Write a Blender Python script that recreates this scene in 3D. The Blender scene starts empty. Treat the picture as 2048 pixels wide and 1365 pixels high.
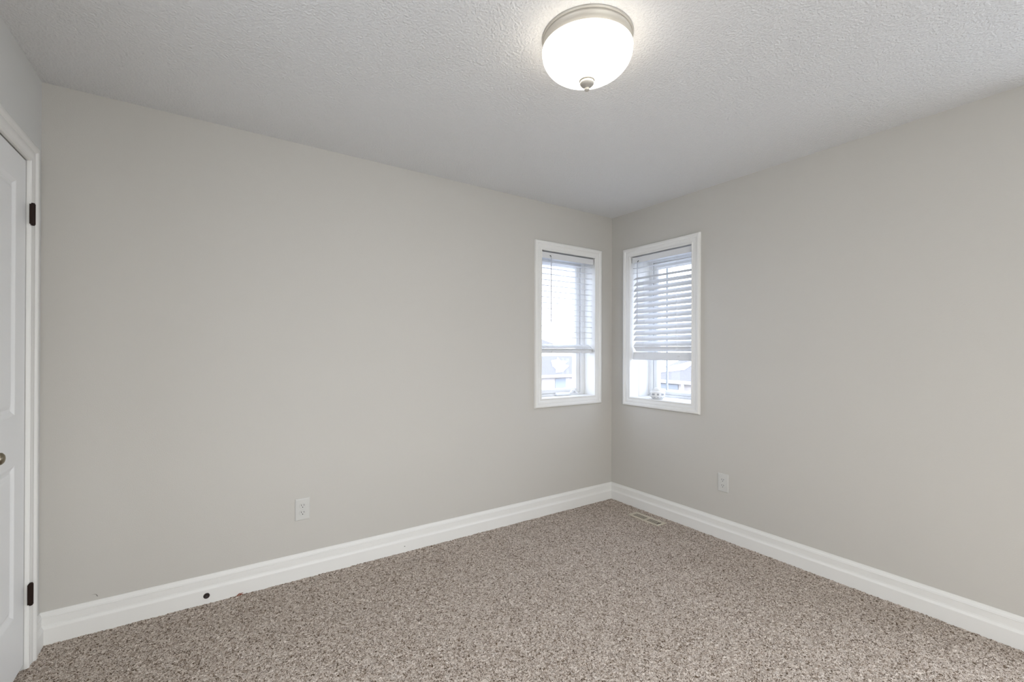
import bpy, bmesh, math, random
import numpy as np
from mathutils import Matrix, Vector

random.seed(7)
C = bpy.context.scene
COL = C.collection

# ------------------------------------------------------------------ camera, light, exposure
H = 2.44            # ceiling height
L = 3.5212          # left wall at x = -L ; right wall x = 0 ; back wall y = 0
FY = -4.30          # front wall (behind the camera)

cam_d = bpy.data.cameras.new('camera')
cam = bpy.data.objects.new('camera', cam_d)
COL.objects.link(cam)
yaw, pitch, roll = -0.5957, 0.0019, 0.0036
cy_, sy_ = math.cos(yaw), math.sin(yaw)
fw = Vector((-sy_ * math.cos(pitch), cy_ * math.cos(pitch), math.sin(pitch)))
r0 = Vector((cy_, sy_, 0.0))
u0 = r0.cross(fw)
rt = math.cos(roll) * r0 + math.sin(roll) * u0
up = -math.sin(roll) * r0 + math.cos(roll) * u0
m = Matrix((rt, up, -fw)).transposed().to_4x4()
m.translation = Vector((-2.9188, -2.7523, 1.2835))
cam.matrix_world = m
cam_d.sensor_fit = 'HORIZONTAL'
cam_d.sensor_width = 36.0
cam_d.lens = 896.09 / 2048 * 36.0
cam_d.shift_y = 16.98 / 2048
cam_d.clip_start = 0.02
cam_d.clip_end = 500
C.camera = cam

C.view_settings.view_transform = 'Standard'
C.view_settings.look = 'None'
C.view_settings.gamma = 1.0
C.view_settings.use_curve_mapping = False
C.view_settings.exposure = 1.03

w = bpy.data.worlds.new('overcast_sky')
C.world = w
w.use_nodes = True
wb = w.node_tree.nodes['Background']
wb.inputs['Color'].default_value = (0.775, 0.845, 1.03, 1)
wb.inputs['Strength'].default_value = 3.7


def portal(name, loc, rot, sx, sy):
    d = bpy.data.lights.new(name, 'AREA')
    d.shape = 'RECTANGLE'
    d.size, d.size_y = sx, sy
    d.cycles.is_portal = True
    o = bpy.data.objects.new(name, d)
    o.location = loc
    o.rotation_euler = rot
    COL.objects.link(o)


W1 = (-0.778, -0.213, 0.909, 2.066)      # window in the back wall: x0 x1 z0 z1
W2 = (-0.783, -0.211, 0.900, 2.065)      # window in the right wall: y0 y1 z0 z1
W3 = (-3.38, -1.15, 0.25, 2.33)          # wide window in the wall behind the camera
W4 = (-4.12, -2.51, 0.25, 2.20)      # second window of the right wall, beside the viewer
portal('daylight_portal_side', (0.36, (W4[0] + W4[1]) / 2, (W4[2] + W4[3]) / 2), (0, math.radians(90), 0), 2.2, 1.8)
W5 = (-2.25, -1.50, 0.45, 2.10)          # tall window of the left wall, beside the viewer
portal('daylight_portal_left', (-L - 0.22, (W5[0] + W5[1]) / 2, (W5[2] + W5[3]) / 2), (0, math.radians(-90), 0), 2.1, 1.2)
portal('daylight_portal_back', ((W1[0] + W1[1]) / 2, 0.26, (W1[2] + W1[3]) / 2), (math.radians(-90), 0, 0), 0.62, 1.2)
portal('daylight_portal_right', (0.36, (W2[0] + W2[1]) / 2, (W2[2] + W2[3]) / 2), (0, math.radians(90), 0), 1.2, 0.62)
portal('daylight_portal_front', ((W3[0] + W3[1]) / 2, FY - 0.22, (W3[2] + W3[3]) / 2), (math.radians(90), 0, 0), 2.4, 2.2)


# ------------------------------------------------------------------ materials
def mat(name, color, rough=0.5, metal=0.0, spec=0.5, bump=None, emit=None):
    mt = bpy.data.materials.new(name)
    mt.use_nodes = True
    nt = mt.node_tree
    b = nt.nodes['Principled BSDF']
    b.inputs['Base Color'].default_value = (*color, 1)
    b.inputs['Roughness'].default_value = rough
    b.inputs['Metallic'].default_value = metal
    b.inputs['Specular IOR Level'].default_value = spec
    if bump:
        scale, dist, detail = bump
        tc = nt.nodes.new('ShaderNodeTexCoord')
        n = nt.nodes.new('ShaderNodeTexNoise')
        n.inputs['Scale'].default_value = scale
        n.inputs['Detail'].default_value = detail
        bp = nt.nodes.new('ShaderNodeBump')
        bp.inputs['Distance'].default_value = dist
        bp.inputs['Strength'].default_value = 1.0
        nt.links.new(tc.outputs['Object'], n.inputs['Vector'])
        nt.links.new(n.outputs['Fac'], bp.inputs['Height'])
        nt.links.new(bp.outputs['Normal'], b.inputs['Normal'])
    return mt


M = {}
M['wall'] = mat('wall_paint_warm_grey', (0.56, 0.54, 0.503), 0.75, spec=0.25, bump=(260, 0.0004, 2))
M['palewall'] = mat('wall_paint_pale_grey', (0.68, 0.68, 0.665), 0.75, spec=0.25, bump=(260, 0.0004, 2))
M['trim'] = mat('white_trim_paint', (0.80, 0.792, 0.768), 0.42, spec=0.4)
M['door'] = mat('white_door_paint', (0.83, 0.835, 0.835), 0.45, spec=0.4, bump=(300, 0.0002, 2))
M['vinyl'] = mat('white_window_vinyl', (0.82, 0.825, 0.83), 0.35, spec=0.4)
M['blind'] = mat('white_blind_slat', (0.74, 0.745, 0.755), 0.4, spec=0.35)
M['cord'] = mat('white_cord', (0.75, 0.76, 0.78), 0.8)
M['wand'] = mat('grey_clear_plastic', (0.58, 0.58, 0.62), 0.25)
M['dark'] = mat('dark_hook_metal', (0.06, 0.06, 0.065), 0.4, 0.6)
M['plate'] = mat('white_outlet_plastic', (0.60, 0.595, 0.57), 0.35)
M['slot'] = mat('dark_socket_slot', (0.02, 0.018, 0.016), 0.7)
M['bronze'] = mat('dark_bronze_hinge', (0.018, 0.008, 0.005), 0.5, 0.2, spec=0.25)
M['knob'] = mat('antique_nickel_knob', (0.30, 0.26, 0.19), 0.3, 1.0)
M['nickel'] = mat('brushed_nickel', (0.50, 0.475, 0.43), 0.5, 0.5)
M['vent'] = mat('almond_register_enamel', (0.62, 0.56, 0.46), 0.45)
M['duct'] = mat('dark_duct', (0.02, 0.012, 0.006), 0.9)
M['ceramic'] = mat('white_glazed_ceramic', (0.82, 0.82, 0.82), 0.2)
M['grey'] = mat('grey_opening', (0.36, 0.37, 0.39), 0.6)
M['hole'] = mat('dark_brown_rubber', (0.022, 0.012, 0.010), 0.55)
M['scrap'] = mat('red_brown_fibre', (0.28, 0.07, 0.03), 0.8)
M['scuff'] = mat('grey_scuff', (0.25, 0.23, 0.21), 0.8)
M['snow'] = mat('snow', (0.86, 0.88, 0.90), 0.9)
M['ground'] = mat('trodden_snow', (0.60, 0.62, 0.64), 0.95, bump=(0.6, 0.1, 3))
M['shingle'] = mat('grey_shingle', (0.138, 0.128, 0.122), 0.9, bump=(6, 0.05, 3))
M['siding'] = mat('beige_siding', (0.44, 0.39, 0.345), 0.8)
M['fascia'] = mat('white_fascia', (0.48, 0.45, 0.42), 0.6)
M['hglass'] = mat('house_window_glass', (0.26, 0.27, 0.275), 0.3)


def ceiling_material():
    mt = mat('ceiling_knockdown_texture', (0.74, 0.74, 0.74), 0.85, spec=0.2)
    nt = mt.node_tree
    b = nt.nodes['Principled BSDF']
    tc = nt.nodes.new('ShaderNodeTexCoord')
    n = nt.nodes.new('ShaderNodeTexNoise')
    n.inputs['Scale'].default_value = 105
    n.inputs['Detail'].default_value = 2.5
    n.inputs['Roughness'].default_value = 0.55
    rp = nt.nodes.new('ShaderNodeValToRGB')
    rp.color_ramp.elements[0].position = 0.40
    rp.color_ramp.elements[1].position = 0.66
    bp = nt.nodes.new('ShaderNodeBump')
    bp.inputs['Distance'].default_value = 0.0020
    bp.inputs['Strength'].default_value = 0.9
    nt.links.new(tc.outputs['Object'], n.inputs['Vector'])
    nt.links.new(n.outputs['Fac'], rp.inputs['Fac'])
    nt.links.new(rp.outputs['Color'], bp.inputs['Height'])
    nt.links.new(bp.outputs['Normal'], b.inputs['Normal'])
    return mt


def carpet_material():
    mt = mat('heathered_carpet', (0.3, 0.26, 0.22), 0.95, spec=0.1)
    nt = mt.node_tree
    b = nt.nodes['Principled BSDF']
    tc = nt.nodes.new('ShaderNodeTexCoord')
    # yarn tufts: one random tone for each tuft
    v = nt.nodes.new('ShaderNodeTexVoronoi')
    v.inputs['Scale'].default_value = 215
    dn = nt.nodes.new('ShaderNodeTexNoise')
    dn.inputs['Scale'].default_value = 130
    dn.inputs['Detail'].default_value = 2
    dm = nt.nodes.new('ShaderNodeMix')
    dm.data_type = 'RGBA'
    dm.blend_type = 'LINEAR_LIGHT'
    dm.inputs['Factor'].default_value = 0.012
    nt.links.new(tc.outputs['Object'], dn.inputs['Vector'])
    nt.links.new(tc.outputs['Object'], dm.inputs['A'])
    nt.links.new(dn.outputs['Color'], dm.inputs['B'])
    nt.links.new(dm.outputs['Result'], v.inputs['Vector'])
    sp = nt.nodes.new('ShaderNodeSeparateColor')
    nt.links.new(v.outputs['Color'], sp.inputs['Color'])
    rp = nt.nodes.new('ShaderNodeValToRGB')
    cr = rp.color_ramp
    cr.elements[0].position = 0.0
    cr.elements[0].color = (0.085, 0.052, 0.03, 1)
    cr.elements[1].position = 1.0
    cr.elements[1].color = (0.93, 0.84, 0.77, 1)
    for pos, col in ((0.16, (0.20, 0.145, 0.10, 1)), (0.36, (0.51, 0.42, 0.35, 1)), (0.70, (0.71, 0.62, 0.545, 1))):
        e = cr.elements.new(pos)
        e.color = col
    nt.links.new(sp.outputs['Red'], rp.inputs['Fac'])
    nt.links.new(rp.outputs['Color'], b.inputs['Base Color'])
    bp = nt.nodes.new('ShaderNodeBump')
    bp.inputs['Distance'].default_value = 0.003
    bp.inputs['Strength'].default_value = 0.7
    nt.links.new(v.outputs['Distance'], bp.inputs['Height'])
    bp.invert = True
    nt.links.new(bp.outputs['Normal'], b.inputs['Normal'])
    return mt


def glass_material(name='window_glass', tint=(0.93, 0.95, 0.96)):
    mt = bpy.data.materials.new(name)
    mt.use_nodes = True
    nt = mt.node_tree
    nt.nodes.clear()
    out = nt.nodes.new('ShaderNodeOutputMaterial')
    mx = nt.nodes.new('ShaderNodeMixShader')
    tr = nt.nodes.new('ShaderNodeBsdfTransparent')
    tr.inputs['Color'].default_value = (*tint, 1)
    gl = nt.nodes.new('ShaderNodeBsdfGlossy')
    gl.inputs['Roughness'].default_value = 0.02
    fr = nt.nodes.new('ShaderNodeFresnel')
    fr.inputs['IOR'].default_value = 1.3
    # reflect on the outer side of each face only: thin sheet glass has no trapped light inside
    ge = nt.nodes.new('ShaderNodeNewGeometry')
    sb = nt.nodes.new('ShaderNodeMath')
    sb.operation = 'SUBTRACT'
    sb.use_clamp = True
    nt.links.new(fr.outputs['Fac'], sb.inputs[0])
    nt.links.new(ge.outputs['Backfacing'], sb.inputs[1])
    nt.links.new(sb.outputs['Value'], mx.inputs['Fac'])
    nt.links.new(tr.outputs['BSDF'], mx.inputs[1])
    nt.links.new(gl.outputs['BSDF'], mx.inputs[2])
    nt.links.new(mx.outputs['Shader'], out.inputs['Surface'])
    return mt


def lamp_glass_material():
    # lit opal glass: strongest in front of the bulbs, weaker towards the rim
    mt = mat('lit_opal_glass', (0.85, 0.84, 0.80), 0.25)
    nt = mt.node_tree
    b = nt.nodes['Principled BSDF']
    tc = nt.nodes.new('ShaderNodeTexCoord')
    vd = nt.nodes.new('ShaderNodeVectorMath')
    vd.operation = 'DISTANCE'
    vd.inputs[1].default_value = (-0.02, -0.01, -0.125)
    mr = nt.nodes.new('ShaderNodeMapRange')
    mr.inputs['From Min'].default_value = 0.0
    mr.inputs['From Max'].default_value = 0.17
    mr.inputs['To Min'].default_value = LAMP_MAX
    mr.inputs['To Max'].default_value = LAMP_MIN
    mr.interpolation_type = 'SMOOTHSTEP'
    nt.links.new(tc.outputs['Object'], vd.inputs[0])
    nt.links.new(vd.outputs['Value'], mr.inputs['Value'])
    nt.links.new(mr.outputs['Result'], b.inputs['Emission Strength'])
    b.inputs['Emission Color'].default_value = (1.0, 0.92, 0.80, 1)
    return mt


LAMP_MAX, LAMP_MIN = 4.2, 3.0
M['ceiling'] = ceiling_material()
M['carpet'] = carpet_material()
M['glass'] = glass_material()
M['warmglass'] = glass_material('warm_tinted_glass', (0.970, 0.930, 0.828))
M['paleglass'] = glass_material('pale_tinted_glass', (0.970, 0.964, 0.918))
M['lampglass'] = lamp_glass_material()


# ------------------------------------------------------------------ mesh helpers
def props(o, label=None, cat=None, group=None, kind=None):
    if label:
        o['label'] = label
    if cat:
        o['category'] = cat
    if group:
        o['group'] = group
    if kind:
        o['kind'] = kind
    return o


def obj(name, bm, material, parent=None, loc=None, smooth=None):
    """one mesh object; coordinates are world ones unless a parent/loc shifts the origin"""
    me = bpy.data.meshes.new(name)
    bmesh.ops.recalc_face_normals(bm, faces=bm.faces[:])
    org = Vector(loc) if loc is not None else (parent_world(parent) if parent else Vector((0, 0, 0)))
    bmesh.ops.translate(bm, verts=bm.verts[:], vec=-org)
    bm.to_mesh(me)
    bm.free()
    if material:
        me.materials.append(material)
    o = bpy.data.objects.new(name, me)
    COL.objects.link(o)
    if parent:
        o.parent = parent
        o.location = org - parent_world(parent)
    else:
        o.location = org
    if smooth is not None:
        for p in me.polygons:
            p.use_smooth = True
        try:
            me.set_sharp_from_angle(angle=math.radians(smooth))
        except Exception:
            pass
    return o


def parent_world(o):
    v = Vector((0, 0, 0))
    while o is not None:
        v = v + Vector(o.location)
        o = o.parent
    return v


def empty(name, loc, label=None, cat=None, group=None, kind=None):
    o = bpy.data.objects.new(name, None)
    o.empty_display_size = 0.05
    o.location = loc
    COL.objects.link(o)
    return props(o, label, cat, group, kind)


def box(bm, x0, x1, y0, y1, z0, z1, bevel=0.0, segs=1):
    vs = [bm.verts.new((x, y, z)) for z in (z0, z1) for y in (y0, y1) for x in (x0, x1)]
    f = [(0, 1, 3, 2), (4, 6, 7, 5), (0, 4, 5, 1), (2, 3, 7, 6), (0, 2, 6, 4), (1, 5, 7, 3)]
    fs = [bm.faces.new([vs[i] for i in q]) for q in f]
    if bevel:
        es = list({e for q in fs for e in q.edges})
        bmesh.ops.bevel(bm, geom=es, offset=bevel, segments=segs, affect='EDGES', profile=0.5)
    return vs


def boxm(*a, **k):
    bm = bmesh.new()
    box(bm, *a, **k)
    return bm


def tube(bm, pts, r, n=10):
    pts = [Vector(p) for p in pts]
    rings = []
    for i, p in enumerate(pts):
        d = (pts[min(i + 1, len(pts) - 1)] - pts[max(i - 1, 0)]).normalized()
        a = d.orthogonal().normalized() if i == 0 else (a - a.dot(d) * d).normalized()
        b = d.cross(a)
        rr = r[i] if isinstance(r, (list, tuple)) else r
        rings.append([bm.verts.new(p + rr * (math.cos(t) * a + math.sin(t) * b)) for t in [2 * math.pi * k / n for k in range(n)]])
    for s, t in zip(rings, rings[1:]):
        for k in range(n):
            bm.faces.new((s[k], s[(k + 1) % n], t[(k + 1) % n], t[k]))
    bm.faces.new(rings[0][::-1])
    bm.faces.new(rings[-1])


def lathe(bm, prof, n=64, center=(0, 0, 0), axis='z'):
    """prof: list of (r, h); poles (r=0) close the surface"""
    c = Vector(center)

    def P(r, h, t):
        a, b = r * math.cos(t), r * math.sin(t)
        return c + (Vector((a, b, h)) if axis == 'z' else Vector((h, a, b)) if axis == 'x' else Vector((a, h, b)))
    rings = []
    for r, h in prof:
        if r < 1e-7:
            rings.append([bm.verts.new(P(0, h, 0))])
        else:
            rings.append([bm.verts.new(P(r, h, 2 * math.pi * k / n)) for k in range(n)])
    for s, t in zip(rings, rings[1:]):
        for k in range(n):
            k2 = (k + 1) % n
            if len(s) == 1 and len(t) == 1:
                continue
            if len(s) == 1:
                bm.faces.new((s[0], t[k2], t[k]))
            elif len(t) == 1:
                bm.faces.new((s[k], s[k2], t[0]))
            else:
                bm.faces.new((s[k], s[k2], t[k2], t[k]))


def sweep(rect, profile, mp, closed=True):
    """mitred moulding around rect (a0,a1,b0,b1); profile (u outward from the rect, h off the plane)"""
    a0, a1, b0, b1 = rect
    bm = bmesh.new()
    rings = []
    for u, h in profile:
        if closed:
            pts = [(a0 - u, b0 - u), (a1 + u, b0 - u), (a1 + u, b1 + u), (a0 - u, b1 + u)]
        else:
            pts = [(a0 - u, b0), (a0 - u, b1 + u), (a1 + u, b1 + u), (a1 + u, b0)]
        rings.append([bm.verts.new(mp(a, b, h)) for a, b in pts])
    n = len(profile)
    nc = 4
    for i in range(n):
        s, t = rings[i], rings[(i + 1) % n]
        for k in range(nc if closed else nc - 1):
            k2 = (k + 1) % nc
            bm.faces.new((s[k], s[k2], t[k2], t[k]))
    if not closed:
        bm.faces.new([r[0] for r in rings])
        bm.faces.new([r[-1] for r in rings][::-1])
    return bm


def extrude_profile(prof, p0, p1, mp):
    """prof closed polygon (h off wall, z); from p0 to p1 along the wall"""
    bm = bmesh.new()
    A = [bm.verts.new(mp(p0(h) if callable(p0) else p0, z, h)) for h, z in prof]
    B = [bm.verts.new(mp(p1(h) if callable(p1) else p1, z, h)) for h, z in prof]
    n = len(prof)
    for i in range(n):
        j = (i + 1) % n
        bm.faces.new((A[i], A[j], B[j], B[i]))
    bm.faces.new(A[::-1])
    bm.faces.new(B)
    return bm


# ------------------------------------------------------------------ room shell
def wall_with_hole(name, a0, a1, holes, mp, label, paint='wall'):
    """wall from a0..a1, full height, with rectangular openings; mp(a,b,t) t = 0 inside .. 1 outside"""
    bm = bmesh.new()

    def blk(p0, p1, q0, q1):
        vs = [bm.verts.new(mp(a, b, t)) for t in (0, 1) for b in (q0, q1) for a in (p0, p1)]
        for q in [(0, 1, 3, 2), (4, 6, 7, 5), (0, 4, 5, 1), (2, 3, 7, 6), (0, 2, 6, 4), (1, 5, 7, 3)]:
            bm.faces.new([vs[i] for i in q])
    cur = a0
    for h0, h1, z0, z1 in sorted(holes):
        blk(cur, h0, -0.05, H + 0.05)
        if z0 > 0:
            blk(h0, h1, -0.05, z0)
        blk(h0, h1, z1, H + 0.05)
        cur = h1
    blk(cur, a1, -0.05, H + 0.05)
    return props(obj(name, bm, M[paint]), label, 'wall', kind='structure')


REV = 0.022      # rough opening beyond the visible jamb face
D1, D2, D3 = 0.122, 0.236, 0.10      # depth of the window frames in the walls
T1, T2, T3 = 0.21, 0.32, 0.18        # wall thicknesses


def grow(r, g):
    return (r[0] - g, r[1] + g, r[2] - g, r[3] + g)


wall_with_hole('wall_back', -L - 0.15, T2, [grow(W1, REV)], lambda a, b, t: (a, T1 * t, b),
               'warm grey painted wall with the narrower-set window near the corner')
wall_with_hole('wall_right', FY - T3, 0.0, [grow(W2, REV), grow(W4, REV)], lambda a, b, t: (T2 * t, a, b),
               'warm grey painted wall on the right with the half-closed blind')
wall_with_hole('wall_front', -L - 0.15, T2, [grow(W3, REV)], lambda a, b, t: (a, FY - T3 * t, b),
               'warm grey painted wall behind the viewer')

# left wall: opening for the pair of closet doors
DY0, DY1, DZ = -1.118, -0.176, 2.042
wall_with_hole('wall_left', FY - T3, 0.0, [(DY0, DY1, 0.0, DZ), grow(W5, REV)], lambda a, b, t: (-L - 0.14 * t, a, b),
               'pale wall on the far left around the white panelled door', 'palewall')

bm = boxm(-L - 0.2, T2, FY - T3, T1, H, H + 0.12)
props(obj('ceiling', bm, M['ceiling']), 'white ceiling with a fine stippled texture', 'ceiling', kind='structure')

# carpet: a real tufted height field where the photo sees it, coarse behind the camera
VX0, VX1, VY0, VY1 = -0.199, -0.099, -0.6425, -0.3635       # floor register footprint


def carpet():
    rng = np.random.default_rng(3)
    xs = np.concatenate([np.array([-L - 0.7, -L - 0.3, -L - 0.12, -L - 0.02]), np.arange(-L - 0.01, 0.012, 0.0042)])
    ys = np.concatenate([np.array([FY - 0.01, -3.8, -3.2, -2.7]), np.arange(-2.6, 0.012, 0.0042)])
    nx, ny = len(xs), len(ys)
    X, Y = np.meshgrid(xs, ys)
    fine = ((Y >= -2.61) & (X > -L - 0.011)).astype(float)
    jx = rng.uniform(-0.0016, 0.0016, X.shape) * fine
    jy = rng.uniform(-0.0016, 0.0016, X.shape) * fine
    Z = rng.uniform(-0.0040, 0.0022, X.shape) * fine
    # slow swell of the pile
    Z += 0.0012 * np.sin(X * 31 + 2 * np.sin(Y * 17)) * np.cos(Y * 27 + 1.5 * np.sin(X * 13)) * fine
    inv = (X > VX0 + 0.009) & (X < VX1 - 0.009) & (Y > VY0 + 0.009) & (Y < VY1 - 0.009)
    Z[inv] = -0.012
    co = np.stack([X + jx, Y + jy, Z], -1).reshape(-1, 3)
    i = np.arange(nx * ny).reshape(ny, nx)
    q = np.stack([i[:-1, :-1], i[:-1, 1:], i[1:, 1:], i[1:, :-1]], -1).reshape(-1, 4)
    me = bpy.data.meshes.new('floor')
    me.vertices.add(len(co))
    me.vertices.foreach_set('co', co.astype(np.float32).ravel())
    me.loops.add(q.size)
    me.loops.foreach_set('vertex_index', q.astype(np.int32).ravel())
    me.polygons.add(len(q))
    me.polygons.foreach_set('loop_start', (np.arange(len(q)) * 4).astype(np.int32))
    me.update(calc_edges=True)
    me.validate()
    me.materials.append(M['carpet'])
    for_smooth = np.ones(len(q), dtype=bool)
    me.polygons.foreach_set('use_smooth', for_smooth)
    o = bpy.data.objects.new('floor', me)
    COL.objects.link(o)
    props(o, 'brown and beige flecked cut-pile carpet', 'floor', kind='structure')


carpet()

# baseboards: flat lower board, bevelled ledge, flat upper board, moulded cap
BASE = [(0, 0), (0.0185, 0), (0.0185, 0.0670), (0.0178, 0.0695), (0.0150, 0.0735), (0.0118, 0.0790), (0.0112, 0.0810), (0.0112, 0.0835),
        (0.0104, 0.0845), (0.0104, 0.1140), (0.0126, 0.1155), (0.0126, 0.1170), (0.0104, 0.1190), (0.0104, 0.1215), (0.0096, 0.1240),
        (0.0070, 0.1280), (0.0048, 0.1330), (0.0042, 0.1370), (0.0036, 0.1391), (0, 0.1391)]
BASE = [(h, z if z > 0 else -0.012) for h, z in BASE]
o = obj('baseboard_back', extrude_profile(BASE, -L, lambda h: -h, lambda a, z, h: (a, -h, z)), M['trim'])
props(o, 'tall white moulded baseboard along the wall left of the corner', 'baseboard', kind='structure')
o = obj('baseboard_right', extrude_profile(BASE, FY, lambda h: -h, lambda a, z, h: (-h, a, z)), M['trim'])
props(o, 'tall white moulded baseboard along the right-hand wall', 'baseboard', kind='structure')
o = obj('baseboard_left', extrude_profile(BASE, -0.102, lambda h: -h, lambda a, z, h: (-L + h, a, z)), M['trim'])
props(o, 'short stub of white baseboard between door casing and corner', 'baseboard', kind='structure')
o = obj('baseboard_front', extrude_profile(BASE, -L, 0.0, lambda a, z, h: (a, FY + h, z)), M['trim'])
props(o, 'white baseboard under the window behind the viewer', 'baseboard', kind='structure')

# ------------------------------------------------------------------ windows
CASING = [(0, -0.002), (0, 0.0080), (0.003, 0.0115), (0.011, 0.0115), (0.013, 0.0080), (0.020, 0.0080), (0.024, 0.0105), (0.040, 0.0135),
          (0.0435, 0.0125), (0.0480, 0.0185), (0.0530, 0.0210), (0.0640, 0.0210), (0.0690, 0.0185), (0.0720, 0.0130), (0.0720, -0.002)]


def rect_ring(outer, inner, d0, d1, mp, bevel_in=0.0):
    """flat ring between two rectangles, from depth d0 (room side) to d1; optional slope into the inner edge"""
    bm = bmesh.new()
    def R(r, d):
        return [bm.verts.new(mp(a, b, -d)) for a, b in ((r[0], r[2]), (r[1], r[2]), (r[1], r[3]), (r[0], r[3]))]
    inn = (inner[0] - bevel_in, inner[1] + bevel_in, inner[2] - bevel_in, inner[3] + bevel_in)
    loops = [R(outer, d1), R(outer, d0), R(inn, d0)]
    if bevel_in:
        loops.append(R(inner, d0 + bevel_in))
    loops.append(R(inner, d1))
    for i in range(len(loops)):
        s, t = loops[i], loops[(i + 1) % len(loops)]
        for k in range(4):
            k2 = (k + 1) % 4
            bm.faces.new((s[k], s[k2], t[k2], t[k]))
    return bm


def window(name, rect, depth, wt, mp, label, base, casing=True, seam=None, frame=(0.037, 0.016, 0.030), sash=(0.052, 0.036, 0.046),
           grille=None, crank=False, glass='glass'):
    root = empty(name, base, label, 'window', kind='structure')
    obj('casing', sweep(rect, CASING, mp), M['trim'], root, smooth=35)
    if seam:
        jb = sweep(rect, [(0.003, 0.0), (0.021, 0.0), (0.021, -seam), (0.003, -seam)], mp)
        jx = sweep(rect, [(0.0015, -seam - 0.0012), (0.021, -seam - 0.0012), (0.021, -depth - 0.05), (0.0015, -depth - 0.05)], mp)
        obj('jamb', jb, M['trim'], root)
        obj('jamb_extension', jx, M['trim'], root)
    else:
        obj('jamb', sweep(rect, [(0.003, 0.0), (0.021, 0.0), (0.021, -depth - 0.05), (0.003, -depth - 0.05)], mp), M['trim'], root)
    o = (rect[0] - 0.003, rect[1] + 0.003, rect[2] - 0.003, rect[3] + 0.003)
    fs, fb, ft = frame
    f_in = (rect[0] + fs, rect[1] - fs, rect[2] + fb, rect[3] - ft)
    obj('window_frame', rect_ring(o, f_in, depth, wt + 0.01, mp, 0.004), M['vinyl'], root)
    ss, sb, st = sash
    s_out = (f_in[0] + 0.0035, f_in[1] - 0.0035, f_in[2] + 0.002, f_in[3] - 0.0035)
    s_in = (f_in[0] + ss, f_in[1] - ss, f_in[2] + sb, f_in[3] - st)
    obj('sash', rect_ring(s_out, s_in, depth + 0.014, depth + 0.055, mp, 0.010), M['vinyl'], root)
    gd = depth + 0.034
    bm = bmesh.new()
    c = [mp(a, b, -gd + t) for t in (-0.002, 0.002) for b in (s_in[2] - 0.005, s_in[3] + 0.005) for a in (s_in[0] - 0.005, s_in[1] + 0.005)]
    vs = [bm.verts.new(p) for p in c]
    for q in [(0, 1, 3, 2), (4, 6, 7, 5), (0, 4, 5, 1), (2, 3, 7, 6), (0, 2, 6, 4), (1, 5, 7, 3)]:
        bm.faces.new([vs[i] for i in q])
    obj('pane', bm, M[glass], root)
    if grille:
        bm = bmesh.new()
        vert, hor, wd = grille

        def bar(a0, a1, b0, b1):
            vs = [bm.verts.new(mp(a, b, -gd + t)) for t in (-0.010, -0.003) for b in (b0, b1) for a in (a0, a1)]
            for q in [(0, 1, 3, 2), (4, 6, 7, 5), (0, 4, 5, 1), (2, 3, 7, 6), (0, 2, 6, 4), (1, 5, 7, 3)]:
                bm.faces.new([vs[i] for i in q])
        for v in vert:
            bar(v - wd / 2, v + wd / 2, s_in[2] - 0.002, s_in[3] + 0.002)
        for h_ in hor:
            bar(s_in[0] - 0.002, s_in[1] + 0.002, h_ - wd / 2, h_ + wd / 2)
        obj('muntin_grille', bm, M['vinyl'], root)
    if crank:
        # folding casement crank: cover on the bottom of the frame, knuckle and folded lever
        cx = crank
        y0 = depth
        bm = bmesh.new()
        zz = rect[2]
        prof = [(-0.002, 0.0), (-0.030, 0.0), (-0.027, 0.012), (-0.016, 0.022), (-0.002, 0.026)]
        A = [bm.verts.new((cx - 0.085, y0 + a, zz + b)) for a, b in prof]
        B = [bm.verts.new((cx + 0.075, y0 + a * 0.8, zz + b * 0.85)) for a, b in prof]
        for i in range(len(prof)):
            j = (i + 1) % len(prof)
            bm.faces.new((A[i], A[j], B[j], B[i]))
        bm.faces.new(A[::-1]); bm.faces.new(B)
        bmesh.ops.bevel(bm, geom=bm.edges[:], offset=0.003, segments=2, affect='EDGES')
        ch = obj('crank_housing', bm, M['vinyl'], root, smooth=40)
        bm = bmesh.new()
        tube(bm, [(cx + 0.07, y0 - 0.020, zz + 0.016), (cx + 0.083, y0 - 0.026, zz + 0.036), (cx + 0.105, y0 - 0.028, zz + 0.040),
                  (cx + 0.125, y0 - 0.026, zz + 0.026), (cx + 0.150, y0 - 0.024, zz + 0.010)], [0.009, 0.011, 0.010, 0.008, 0.006], 10)
        obj('crank_handle', bm, M['vinyl'], ch, smooth=60)
    return root


m1 = lambda a, b, h: (a, -h, b)
m2 = lambda a, b, h: (-h, a, b)
m3 = lambda a, b, h: (a, FY + h, b)
window('window_1', W1, D1, T1, m1, 'white cased window with level open slats left of the corner', (-0.495, 0, W1[2]),
       frame=(0.037, 0.016, 0.030), sash=(0.052, 0.038, 0.046), crank=-0.455)
window('window_2', W2, D2, T2, m2, 'white cased window with tilted slats right of the corner', (0, -0.497, W2[2]),
       seam=0.105, frame=(0.034, 0.018, 0.030), sash=(0.043, 0.034, 0.052),
       grille=((-0.364, -0.630), (), 0.016))
window('window_3', W3, D3, T3, m3, 'wide white window in the wall behind the viewer', (-2.265, FY, W3[2]), glass='warmglass')
window('window_5', W5, D3, 0.14, lambda a, b, h: (-L + h, a, b), 'tall white window in the left wall beside the viewer', (-L, -1.875, W5[2]), glass='paleglass')
window('window_4', W4, D2, T2, m2, 'white cased window in the right wall beside the viewer', (0, -3.315, W4[2]), seam=0.105, sash=(0.043, 0.034, 0.052), glass='paleglass')


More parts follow.
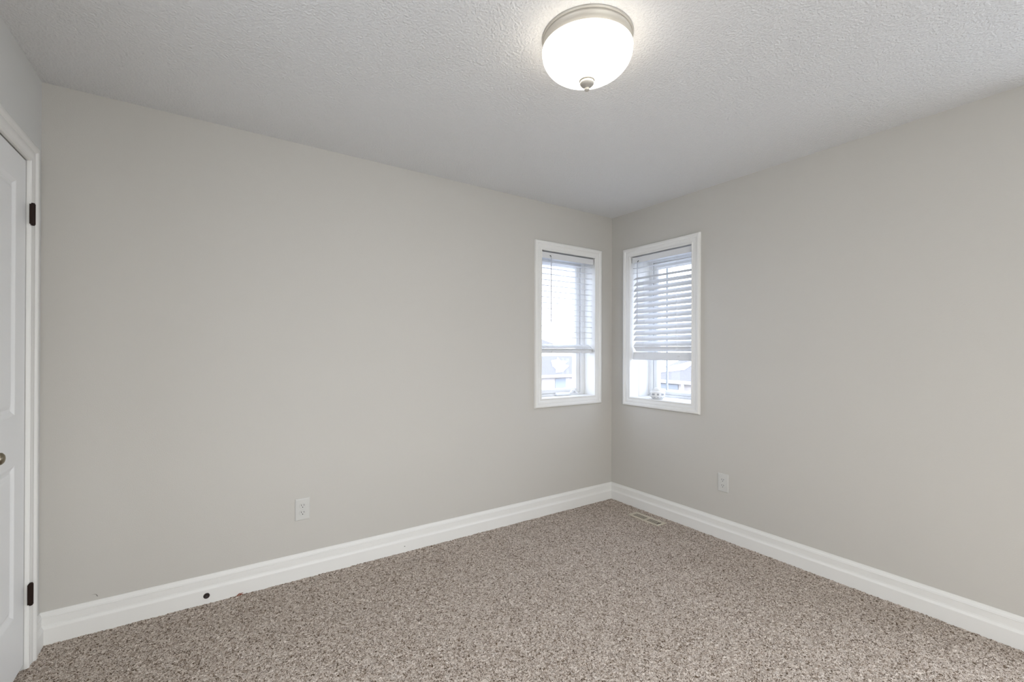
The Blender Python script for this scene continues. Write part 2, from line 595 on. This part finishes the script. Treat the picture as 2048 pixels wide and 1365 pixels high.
# ------------------------------------------------------------------ blinds
def blind(label, base, mp, a0, a1, top, slats, stack, rail, wand, ladders, depth_c, ends):
    """mp(a, z, d): a along the wall, d depth into the opening; slats = [(z, tilt deg)], tilt > 0 raises the outer edge"""
    root = empty('window_blind', base, label, 'blind')
    bm = bmesh.new()

    def bx(a_0, a_1, d0, d1, z0, z1, bev=0.0):
        vs = [bm.verts.new(mp(a, z, d)) for z in (z0, z1) for d in (d0, d1) for a in (a_0, a_1)]
        fs = [bm.faces.new([vs[i] for i in q]) for q in [(0, 1, 3, 2), (4, 6, 7, 5), (0, 4, 5, 1), (2, 3, 7, 6), (0, 2, 6, 4), (1, 5, 7, 3)]]
        if bev:
            bmesh.ops.bevel(bm, geom=list({e for f in fs for e in f.edges}), offset=bev, segments=2, affect='EDGES')
    bx(a0 - 0.003, a1 + 0.003, depth_c - 0.028, depth_c + 0.028, top - 0.040, top, 0.002)
    bx(a0 - 0.004, a1 + 0.004, depth_c - 0.034, depth_c - 0.0285, top - 0.045, top + 0.001, 0.0015)
    obj('headrail', bm, M['blind'], root)

    def slat(z, tilt, w=0.050, th=0.0030, name='slat'):
        nonlocal bm
        bm = bmesh.new()
        t = math.radians(tilt)
        n = 6
        up_, dn = [], []
        for k in range(n + 1):
            s = (k / n - 0.5) * w
            crown = 0.0016 * (1 - (2 * s / w) ** 2)
            for lst, off in ((up_, th / 2), (dn, -th / 2)):
                hh = crown + off * (1.0 if 0 < k < n else 0.95)
                d = s * math.cos(t) - hh * math.sin(t)
                zz = s * math.sin(t) + hh * math.cos(t)
                lst.append((depth_c + d, z + zz))
        prof = up_ + dn[::-1]
        A = [bm.verts.new(mp(a0, zz, d)) for d, zz in prof]
        B = [bm.verts.new(mp(a1, zz, d)) for d, zz in prof]
        for i in range(len(prof)):
            j = (i + 1) % len(prof)
            bm.faces.new((A[i], A[j], B[j], B[i]))
        bm.faces.new(A[::-1]); bm.faces.new(B)
        obj(name, bm, M['blind'], root)
    for z, tl in slats:
        slat(z, tl)
    for z in stack:
        slat(z, random.uniform(-1.0, 1.0))
    bm = bmesh.new()
    if rail[1] - rail[0] < 0.03:
        bx(a0, a1, depth_c - 0.026, depth_c + 0.026, rail[0], rail[1], 0.003)
        face = depth_c - 0.026
    else:
        # the broad rail is turned almost upright together with the closed slats
        t = math.radians(76)
        zc, hw, ht = (rail[0] + rail[1]) / 2, 0.031, 0.009
        dc = depth_c - 0.010
        face = dc - ht - 0.001
        pr = []
        for s_, h_ in ((-hw, -ht), (hw, -ht), (hw, ht * 0.6), (hw - 0.004, ht), (-hw + 0.004, ht), (-hw, ht * 0.6)):
            pr.append((dc + s_ * math.cos(t) - h_ * math.sin(t), zc + s_ * math.sin(t) + h_ * math.cos(t)))
        A = [bm.verts.new(mp(a0 - 0.003, zz, d)) for d, zz in pr]
        B = [bm.verts.new(mp(a1 + 0.002, zz, d)) for d, zz in pr]
        for i in range(len(pr)):
            j = (i + 1) % len(pr)
            bm.faces.new((A[i], A[j], B[j], B[i]))
        bm.faces.new(A[::-1]); bm.faces.new(B)
    rl = obj('bottom_rail', bm, M['blind'], root, smooth=40)
    # ladder cords (front and back strand) and the buttons under/at the rail
    for a in ladders:
        bm = bmesh.new()
        for d in (-0.0275, 0.0275):
            tube(bm, [mp(a, top - 0.04, depth_c + d), mp(a, rail[1], depth_c + d)], 0.0007, 5)
        tube(bm, [mp(a + 0.016, top - 0.04, depth_c - 0.0265), mp(a + 0.016, rail[1], depth_c - 0.0265)], 0.0007, 5)
        obj('ladder_cord', bm, M['cord'], root)
        bm = bmesh.new()
        p = Vector(mp(a, (rail[0] + rail[1]) / 2, face))
        dirv = (Vector(mp(0, 0, -1)) - Vector(mp(0, 0, 0)))
        tube(bm, [p, p + dirv * 0.004], 0.008, 14)
        obj('cord_button', bm, M['blind'], rl)
    # tilt wand hanging from a small dark hook
    wa, wz0, wz1 = wand
    wd = depth_c - 0.044
    bm = bmesh.new()
    tube(bm, [mp(wa, wz0, wd), mp(wa, wz0 - 0.02, wd), mp(wa, wz1 + 0.01, wd), mp(wa, wz1, wd)], [0.0028, 0.0037, 0.0037, 0.0032], 8)
    wo = obj('tilt_wand', bm, M['wand'], root, smooth=60)
    bm = bmesh.new()
    tube(bm, [mp(wa - 0.006, wz0 + 0.010, depth_c - 0.033), mp(wa - 0.005, wz0 + 0.009, wd + 0.004), mp(wa - 0.002, wz0 - 0.001, wd)], 0.0026, 8)
    obj('wand_hook', bm, M['dark'], wo, smooth=60)
    return root


sl = [(1.984 - 0.0458 * i, 4.0) for i in range(14)] + [(1.319, 33)]
blind('white slatted blind with level open slats, left of the corner', (-0.4955, 0.04, 1.26), lambda a, z, d: (a, d, z),
      -0.770, -0.221, 2.056, sl, [1.283 + 0.0036 * k for k in range(5)], (1.262, 1.2805), (-0.683, 2.024, 1.503),
      (-0.655, -0.335), 0.042, None)
sl2 = [(1.972, 2), (1.930, 8), (1.886, 30), (1.840, 44)] + [(1.840 - 0.0454 * i, 50) for i in range(1, 12)] + [(1.299, -50)]
blind('white slatted blind with steeply tilted slats, right of the corner', (0.04, -0.497, 1.21), lambda a, z, d: (d, a, z),
      -0.774, -0.220, 2.056, sl2, [], (1.208, 1.274), (-0.281, 2.014, 1.506),
      (-0.655, -0.345), 0.042, None)

# ------------------------------------------------------------------ door on the left wall
DCAS = [(u * 0.076 / 0.072, h) for u, h in CASING]
mL = lambda a, b, h: (-L + h, a, b)
o = obj('trim_1', sweep((DY0 - 0.002, DY1 - 0.002, -0.012, DZ - 0.004), DCAS, mL, closed=False), M['trim'], smooth=35)
props(o, 'white moulded casing around the panelled door', 'trim', kind='structure')


def door_leaf(name, y0, y1, hinge_y, label, knob_y):
    root = empty(name, (-L, (y0 + y1) / 2, 0), label, 'door', kind='structure')
    z0, z1 = 0.022, 2.034
    xf, xb = -L - 0.004, -L - 0.039
    st = 0.106
    panels = [(y0 + st, y1 - st, 0.2555, 0.840), (y0 + st, y1 - st, 1.028, 1.925)]
    bm = bmesh.new()

    def V(x, y, z):
        return bm.verts.new((x, y, z))

    def quad(ya, yb, za, zb, x=xf):
        bm.faces.new([V(x, ya, za), V(x, yb, za), V(x, yb, zb), V(x, ya, zb)])
    ys = [y0, y0 + st, y1 - st, y1]
    zs = [z0, panels[0][2], panels[0][3], panels[1][2], panels[1][3], z1]
    for i in range(3):
        for k in range(5):
            if i == 1 and k in (1, 3):
                continue
            quad(ys[i], ys[i + 1], zs[k], zs[k + 1])
    for (pa, pb, pc, pd) in panels:
        prev = None
        for u, hh in ((0, 0), (0.004, -0.001), (0.016, -0.007), (0.022, -0.0085), (0.028, -0.0085), (0.042, -0.0025), (0.046, -0.0015)):
            ring = [V(xf + hh, pa + u, pc + u), V(xf + hh, pb - u, pc + u), V(xf + hh, pb - u, pd - u), V(xf + hh, pa + u, pd - u)]
            if prev:
                for q in range(4):
                    q2 = (q + 1) % 4
                    bm.faces.new((prev[q], prev[q2], ring[q2], ring[q]))
            prev = ring
        bm.faces.new(prev)
    quad(y0, y1, z0, z1, xb)
    for a, b in (((y0, z0), (y1, z0)), ((y1, z0), (y1, z1)), ((y1, z1), (y0, z1)), ((y0, z1), (y0, z0))):
        bm.faces.new([V(xf, *a), V(xf, *b), V(xb, *b), V(xb, *a)])
    bmesh.ops.remove_doubles(bm, verts=bm.verts[:], dist=1e-5)
    obj('door_panel', bm, M['door'], root)
    sgn = 1 if hinge_y > (y0 + y1) / 2 else -1
    for zc in (0.297, 1.824):
        bm = bmesh.new()
        ky = hinge_y + sgn * 0.002
        kx = -L + 0.0165
        tube(bm, [(kx, ky, zc - 0.041), (kx, ky, zc + 0.041)], 0.0075, 14)
        for cz in (zc - 0.043, zc + 0.043):
            tube(bm, [(kx, ky, cz - 0.002), (kx, ky, cz + 0.002)], 0.0055, 12)
        hg = obj('hinge', bm, M['bronze'], root, smooth=40)
        bm = boxm(-L + 0.008, -L + 0.018, min(ky, ky - sgn * 0.010), max(ky, ky - sgn * 0.010), zc - 0.040, zc + 0.040, bevel=0.001)
        obj('hinge_leaf', bm, M['bronze'], hg)
    bm = bmesh.new()
    lathe(bm, [(0, -0.004), (0.026, -0.004), (0.026, 0.0), (0.023, 0.004), (0.012, 0.007), (0.0085, 0.012), (0.0085, 0.022), (0.012, 0.028), (0.018, 0.033),
               (0.0205, 0.041), (0.0190, 0.048), (0.013, 0.053), (0.006, 0.055), (0, 0.0555)], 32, (xf + 0.001, knob_y, 0.922), axis='x')
    obj('door_knob', bm, M['knob'], root, smooth=40)
    return root


door_leaf('door_1', -0.646, -0.180, -0.180, 'white two-panel door with dark hinges on the left edge of the view', -0.602)
door_leaf('door_2', -1.116, -0.650, -1.116, 'white two-panel door paired with the hinged one, outside the view', -0.694)
# jamb liner behind the leaves
bm = sweep((DY0, DY1, -0.012, DZ), [(-0.002, -0.05), (0.0, -0.05), (0.0, -0.139), (-0.002, -0.139)], mL, closed=False)
props(obj('trim_2', bm, M['trim']), 'white jamb lining inside the door opening', 'trim', kind='structure')

# closet behind the doors (seen only as darkness through the door gaps)
bm = sweep((DY0 - 0.05, DY1 + 0.05, -0.02, DZ + 0.05), [(0.0, -0.135), (0.03, -0.135), (0.03, -0.60), (0.0, -0.60)], mL)
box(bm, -L - 0.63, -L - 0.60, DY0 - 0.1, DY1 + 0.1, -0.06, DZ + 0.1)
props(obj('wall_closet', bm, M['wall']), 'closet walls behind the white panelled doors', 'wall', kind='structure')

# ------------------------------------------------------------------ ceiling light
LC = Vector((-1.763, -1.535, H))
root = empty('ceiling_light', LC, 'lit flush-mount ceiling light with frosted glass bowl and nickel ring', 'ceiling light')
bm = bmesh.new()
lathe(bm, [(0, 0.0), (0.1665, 0.0), (0.1670, -0.004), (0.1650, -0.0075), (0.1615, -0.0085), (0.1625, -0.0115), (0.1625, -0.0150), (0.1595, -0.0185),
           (0.1575, -0.0270), (0.1555, -0.0420), (0.1545, -0.0455), (0.0, -0.0455)], 96, LC)
obj('base_ring', bm, M['nickel'], root, smooth=30)
bm = bmesh.new()
prof = [(0, -0.0458), (0.160, -0.0458)]
for k in range(0, 19):
    a = math.pi / 2 * k / 18
    prof.append((0.1655 * math.cos(a) ** (2 / 2.25), -0.0475 - 0.100 * math.sin(a) ** (2 / 2.25)))
prof[-1] = (0.0, prof[-1][1])
lathe(bm, prof, 96, LC)
obj('glass_bowl', bm, M['lampglass'], root, smooth=60)
bm = bmesh.new()
lathe(bm, [(0, -0.1430), (0.0275, -0.1430), (0.0285, -0.1500), (0.0285, -0.1590), (0.0255, -0.1610), (0.0250, -0.1640), (0.0262, -0.1660), (0.0258, -0.1700),
           (0.0220, -0.1750), (0.0145, -0.1800), (0.0085, -0.1820), (0.0070, -0.1835), (0.0085, -0.1858), (0.0096, -0.1890), (0.0090, -0.1922), (0.0066, -0.1950), (0.0032, -0.1966), (0.0, -0.1970)], 40, LC)
obj('finial', bm, M['nickel'], root, smooth=40)


# ------------------------------------------------------------------ outlets
def outlet(label, center, mp):
    """mp(a, b, h): along the wall, up, off the wall"""
    root = empty('electrical_outlet', center, label, 'outlet', 'duplex outlets on the walls')
    ca, cb = 0.0, 0.0
    w2, h2 = 0.0378, 0.0612
    bm = bmesh.new()
    prev = None
    loops = []
    for u, h in ((0, 0), (0, 0.0028), (0.0010, 0.0045), (0.0035, 0.0058), (0.0070, 0.0064)):
        loops.append([bm.verts.new(mp(a, b, h)) for a, b in ((-w2 + u, -h2 + u), (w2 - u, -h2 + u), (w2 - u, h2 - u), (-w2 + u, h2 - u))])
    for s, t in zip(loops, loops[1:]):
        for k in range(4):
            bm.faces.new((s[k], s[(k + 1) % 4], t[(k + 1) % 4], t[k]))
    bm.faces.new(loops[-1]); bm.faces.new(loops[0][::-1])
    cp = obj('cover_plate', bm, M['plate'], root)
    for s in (1, -1):
        cb = 0.0195 * s
        bm = bmesh.new()
        ring = []
        for k in range(36):
            t = 2 * math.pi * k / 36
            ring.append((0.0172 * math.cos(t), max(-0.0142, min(0.0142, 0.0172 * math.sin(t)))))
        rings = [[bm.verts.new(mp(a * q, cb + b * q, h)) for a, b in ring] for q, h in ((1, 0.0055), (1, 0.0076), (0.95, 0.0084))]
        for x, y in zip(rings, rings[1:]):
            for k in range(36):
                bm.faces.new((x[k], x[(k + 1) % 36], y[(k + 1) % 36], y[k]))
        bm.faces.new(rings[-1]); bm.faces.new(rings[0][::-1])
        rc = obj('receptacle', bm, M['plate'], root)
        for a_, b_, hw, hh in ((-0.0066, 0.0042, 0.0012, 0.0045), (0.0066, 0.0042, 0.0012, 0.0038)):
            bm = bmesh.new()
            vs = [bm.verts.new(mp(a_ + i, cb + b_ + j, h)) for h in (0.0078, 0.0088) for j in (-hh, hh) for i in (-hw, hw)]
            for q in [(0, 1, 3, 2), (4, 6, 7, 5), (0, 4, 5, 1), (2, 3, 7, 6), (0, 2, 6, 4), (1, 5, 7, 3)]:
                bm.faces.new([vs[i] for i in q])
            obj('socket_slot', bm, M['slot'], rc)
        bm = bmesh.new()
        tube(bm, [mp(0, cb - 0.0072, 0.0078), mp(0, cb - 0.0072, 0.0088)], 0.0026, 12)
        obj('ground_hole', bm, M['slot'], rc)
    bm = bmesh.new()
    tube(bm, [mp(0, 0, 0.0060), mp(0, 0, 0.0075)], 0.0032, 12)
    obj('plate_screw', bm, M['plate'], root)


outlet('white duplex outlet low on the wall left of the corner', (-2.476, 0, 0.385), lambda a, b, h: (-2.476 + a, -h, 0.385 + b))
outlet('white duplex outlet low on the right wall past the window', (0, -1.0275, 0.3826), lambda a, b, h: (-h, -1.0275 + a, 0.3826 + b))

# ------------------------------------------------------------------ floor register
vc = ((VX0 + VX1) / 2, (VY0 + VY1) / 2)
root = empty('floor_register', (vc[0], vc[1], 0), 'almond slotted floor register in the carpet near the corner', 'floor vent')
bm = rect_ring((VX0, VX1, VY0, VY1), (VX0 + 0.020, VX1 - 0.020, VY0 + 0.022, VY1 - 0.022), -0.0055, -0.0005,
               lambda a, b, h: (a, b, h), 0.003)
for e in ():
    pass
obj('register_frame', bm, M['vent'], root)
bm = rect_ring((VX0 + 0.0145, VX1 - 0.0145, VY0 + 0.0145, VY1 - 0.0145), (VX0 + 0.017, VX1 - 0.017, VY0 + 0.019, VY1 - 0.019), -0.0014, 0.0095,
               lambda a, b, h: (a, b, h))
box(bm, VX0 + 0.0145, VX1 - 0.0145, VY0 + 0.0145, VY1 - 0.0145, -0.0100, -0.0094)
obj('duct_opening', bm, M['duct'], root)
ya, yb = VY0 + 0.022, VY1 - 0.022
n = 17
for k in range(1, n):
    yy = ya + (yb - ya) * k / n
    bm = bmesh.new()
    hw = 0.0026 if k != n // 2 + 0 else 0.0075
    lean = 0.0015
    vs = [bm.verts.new((x, yy + dy + 0, z)) for z in (0.0030, 0.0044) for dy in (-hw, hw) for x in (VX0 + 0.018, VX1 - 0.018)]
    for q in [(0, 1, 3, 2), (4, 6, 7, 5), (0, 4, 5, 1), (2, 3, 7, 6), (0, 2, 6, 4), (1, 5, 7, 3)]:
        bm.faces.new([vs[i] for i in q])
    obj('louver', bm, M['vent'], root)

# ------------------------------------------------------------------ ornament on the sill of the right window
OC = Vector((0.075, -0.425, W2[2] - 0.003))
root = empty('ornament', OC, 'round white domed ceramic ornament with grey openings on the window sill', 'ornament')
bm = bmesh.new()
lathe(bm, [(0, 0.0), (0.036, 0.0), (0.040, 0.003), (0.047, 0.012), (0.055, 0.019), (0.0605, 0.030), (0.0615, 0.040), (0.0600, 0.052), (0.0555, 0.060), (0.049, 0.064),
           (0.040, 0.066), (0, 0.066)], 56, OC)
body = obj('body', bm, M['ceramic'], root, smooth=50)
bm = bmesh.new()
lathe(bm, [(0, 0.0655), (0.036, 0.0655), (0.037, 0.069), (0.034, 0.078), (0.026, 0.087), (0.014, 0.093), (0.006, 0.0945), (0.005, 0.098), (0, 0.099)], 48, OC)
obj('dome_lid', bm, M['ceramic'], root, smooth=50)


def curved_patch(t0, t1, z0, z1, r0, r1, name, mtl, parent):
    bm = bmesh.new()
    n = 8
    g = []
    for z, r in ((z0, r0), (z1, r1)):
        g.append([[bm.verts.new(OC + Vector(((r + o_) * math.cos(t0 + (t1 - t0) * k / n), (r + o_) * math.sin(t0 + (t1 - t0) * k / n), z))) for k in range(n + 1)]
                  for o_ in (-0.002, 0.0009)])
    for k in range(n):
        for (s, t) in ((g[0][1], g[1][1]), (g[1][1], g[1][0]), (g[1][0], g[0][0]), (g[0][0], g[0][1])):
            bm.faces.new((s[k], s[k + 1], t[k + 1], t[k]))
    for e in (0, n):
        bm.faces.new((g[0][0][e], g[0][1][e], g[1][1][e], g[1][0][e]))
    obj(name, bm, mtl, parent)


for k in range(10):
    t = 2 * math.pi * (k + 0.15) / 10
    wd = 0.20 if k % 2 else 0.13
    curved_patch(t - wd, t + wd, 0.033, 0.047, 0.0610, 0.0606, 'grey_opening', M['grey'], body)
for k in range(12):
    t = 2 * math.pi * (k + 0.4) / 12
    curved_patch(t - 0.17, t + 0.17, 0.0135, 0.0185, 0.0485, 0.0545, 'grey_slot', M['grey'], body)

# ------------------------------------------------------------------ small things on the baseboard and wall
root = empty('door_stop', (-2.921, -0.0185, 0.0395), 'small round dark brown door stop base on the baseboard', 'door stop')
bm = bmesh.new()
lathe(bm, [(0, 0.001), (0.0135, 0.001), (0.0138, -0.002), (0.0125, -0.004), (0.0095, -0.0045), (0.0075, -0.003), (0, -0.003)], 28, (-2.921, -0.0185, 0.0395), axis='y')
obj('base_disc', bm, M['hole'], root, smooth=40)
bm = bmesh.new()
lathe(bm, [(0, -0.0028), (0.0032, -0.0028), (0.003, -0.0042), (0, -0.0046)], 16, (-2.921, -0.0185, 0.0395), axis='y')
obj('screw_head', bm, M['dark'], root, smooth=40)

bm = boxm(-1.8855, -1.8795, -0.0197, -0.0183, 0.0350, 0.0388, bevel=0.0003)
props(obj('nail_head', bm, M['slot'], loc=(-1.882, -0.0185, 0.0375)), 'tiny dark nail head in the white baseboard', 'nail')

bm = bmesh.new()
tube(bm, [(-3.352, -0.0002, 0.1668), (-3.344, -0.0003, 0.1668), (-3.338, -0.0004, 0.1650), (-3.335, -0.0004, 0.1610), (-3.334, -0.0004, 0.1560), (-3.330, -0.0003, 0.1535)],
     [0.0003, 0.0006, 0.0011, 0.0016, 0.0018, 0.0007], 6)
props(obj('scuff_mark', bm, M['scuff'], loc=(-3.335, 0, 0.16)), 'small grey scuff just above the baseboard at the left', 'scuff')

bm = bmesh.new()
tube(bm, [(-2.792, -0.026, 0.001), (-2.779, -0.023, 0.0095), (-2.772, -0.022, 0.004)], [0.0015, 0.0026, 0.0015], 6)
tube(bm, [(-2.783, -0.030, 0.002), (-2.772, -0.026, 0.006), (-2.764, -0.024, 0.0015)], [0.0012, 0.0024, 0.001], 6)
tube(bm, [(-2.774, -0.022, 0.0085), (-2.762, -0.020, 0.0085)], [0.0016, 0.0010], 6)
props(obj('fibre_scrap', bm, M['scrap'], loc=(-2.777, -0.024, 0.0)), 'tiny red-brown scrap on the carpet against the baseboard', 'scrap')

# ------------------------------------------------------------------ outside: snow and neighbouring houses
GZ = -4.3
bm = boxm(-40, 3.0, -60, -2.2, GZ - 0.3, GZ)
props(obj('snowy_ground', bm, M['ground']), 'snow-covered ground outside the windows', 'ground', kind='structure')


def street_mesh():
    b_ = bmesh.new()
    box(b_, -40, 140, -2.2, 140, GZ - 0.3, GZ - 0.02)
    box(b_, 3.0, 140, -60, -2.2, GZ - 0.3, GZ - 0.02)
    return b_


M['street'] = mat('slushy_street', (0.24, 0.245, 0.255), 0.7, bump=(3, 0.02, 3))
props(obj('street', street_mesh(), M['street']), 'grey slushy street between this house and its neighbours', 'street', kind='structure')


def hip_or_gable(bm, x0, x1, y0, y1, ze, zr, axis, hip=(0, 0), over=0.4):
    """solid roof; ridge along axis, hip insets at both ends"""
    if axis == 'x':
        ym = (y0 + y1) / 2
        lo = [(x0 - over, y0 - over, ze), (x1 + over, y0 - over, ze), (x1 + over, y1 + over, ze), (x0 - over, y1 + over, ze)]
        rd = [(x0 - over + hip[0], ym, zr), (x1 + over - hip[1], ym, zr)]
    else:
        xm = (x0 + x1) / 2
        lo = [(x0 - over, y1 + over, ze), (x0 - over, y0 - over, ze), (x1 + over, y0 - over, ze), (x1 + over, y1 + over, ze)]
        rd = [(xm, y1 + over - hip[1], zr), (xm, y0 - over + hip[0], zr)]
        lo = [lo[0], lo[1], lo[2], lo[3]]
    v = [bm.verts.new(p) for p in lo]
    t = [bm.verts.new(p) for p in rd]
    b = [bm.verts.new((p[0], p[1], p[2] - 0.18)) for p in lo]
    bm.faces.new((v[0], v[1], t[1], t[0]))
    bm.faces.new((v[2], v[3], t[0], t[1]))
    bm.faces.new((v[1], v[2], t[1]))
    bm.faces.new((v[3], v[0], t[0]))
    for k in range(4):
        bm.faces.new((v[k], v[(k + 1) % 4], b[(k + 1) % 4], b[k]))
    bm.faces.new(b[::-1])


def slab_on_plane(pts, up_vec, th=0.10):
    bm = bmesh.new()
    u = Vector(up_vec).normalized() * th
    A = [bm.verts.new(Vector(p) - u * 0.3) for p in pts]
    B = [bm.verts.new(Vector(p) + u) for p in pts]
    n_ = len(pts)
    for i in range(n_):
        j = (i + 1) % n_
        bm.faces.new((A[i], A[j], B[j], B[i]))
    bm.faces.new(A[::-1]); bm.faces.new(B)
    return bm


# house seen through the left window
root = empty('house', (29.5, 39, GZ), 'house with grey roof and snow patch beyond the left window', 'house', 'neighbouring houses')
obj('house_wall', boxm(23.5, 35.5, 35, 43, GZ, -1.45), M['siding'], root)
bm = bmesh.new()
hip_or_gable(bm, 23.5, 35.5, 35, 43, -1.36, 0.62, 'x')
obj('roof', bm, M['shingle'], root)
RA = lambda x, t: (x, 34.6 + 4.4 * t, -1.36 + 1.98 * t)
obj('snow_patch', slab_on_plane([RA(28.5, .10), RA(29.7, .14), RA(30.6, .28), RA(31.5, .40), RA(31.1, .48), RA(32.2, .64), RA(31.3, .70), RA(31.6, .88),
                                 RA(30.9, .74), RA(30.0, .70), RA(29.3, .46), RA(29.2, .30)], (0, -0.41, 0.91), 0.12), M['snow'], root)
bm = boxm(23.1, 35.9, 34.45, 34.62, -1.62, -1.34)
obj('fascia_board', bm, M['fascia'], root)
bm = boxm(28.35, 29.85, 34.95, 35.02, -2.95, -1.80)
obj('window_pane', bm, M['hglass'], root)
bm = boxm(22, 36, 34.0, 34.9, -3.2, -2.95)
obj('snowy_ledge', bm, M['snow'], root)

root = empty('house', (36, 52, GZ), 'taller house whose grey hipped roof shows behind the snow-patched roof', 'house', 'neighbouring houses')
obj('house_wall', boxm(30, 46, 48, 58, GZ, 0.0), M['siding'], root)
bm = bmesh.new()
hip_or_gable(bm, 30, 46, 48, 58, 0.1, 3.1, 'x', hip=(6.0, 6.0))
obj('roof', bm, M['shingle'], root)
RB = lambda x, t: (x, 47.6 + 5.4 * t, 0.1 + 3.0 * t)
obj('snow_patch', slab_on_plane([RB(30.5, .04), RB(46, .04), RB(45, .30), RB(37, .34), RB(33.0, .42)], (0, -0.49, 0.87), 0.10), M['snow'], root)

# house seen through the right window
root = empty('house', (34.5, 19, GZ), 'house with snow-streaked grey roof beyond the right window', 'house', 'neighbouring houses')
obj('house_wall', boxm(30.4, 39, 13, 24.2, GZ, -1.35), M['siding'], root)
bm = bmesh.new()
hip_or_gable(bm, 30.4, 39, 13, 24.2, -1.27, 1.25, 'y', hip=(0, 2.6))
obj('roof', bm, M['shingle'], root)
RC = lambda t, y: (30.0 + 4.7 * t, y, -1.27 + 2.52 * t)
obj('snow_patch', slab_on_plane([RC(.22, 23.6), RC(.30, 22.2), RC(.36, 21.3), RC(.55, 21.1), RC(.60, 21.4), RC(.50, 22.2), RC(.42, 23.0), RC(.34, 23.4)], (-0.47, 0, 0.88), 0.12), M['snow'], root)
obj('fascia_board', boxm(29.85, 30.05, 12.6, 24.6, -1.50, -1.24), M['fascia'], root)
bm = boxm(30.33, 30.42, 21.0, 23.4, -2.02, -1.62)
obj('window_pane', bm, M['hglass'], root)
obj('porch_post', boxm(29.9, 30.05, 20.2, 20.38, GZ, -1.48), M['snow'], root)
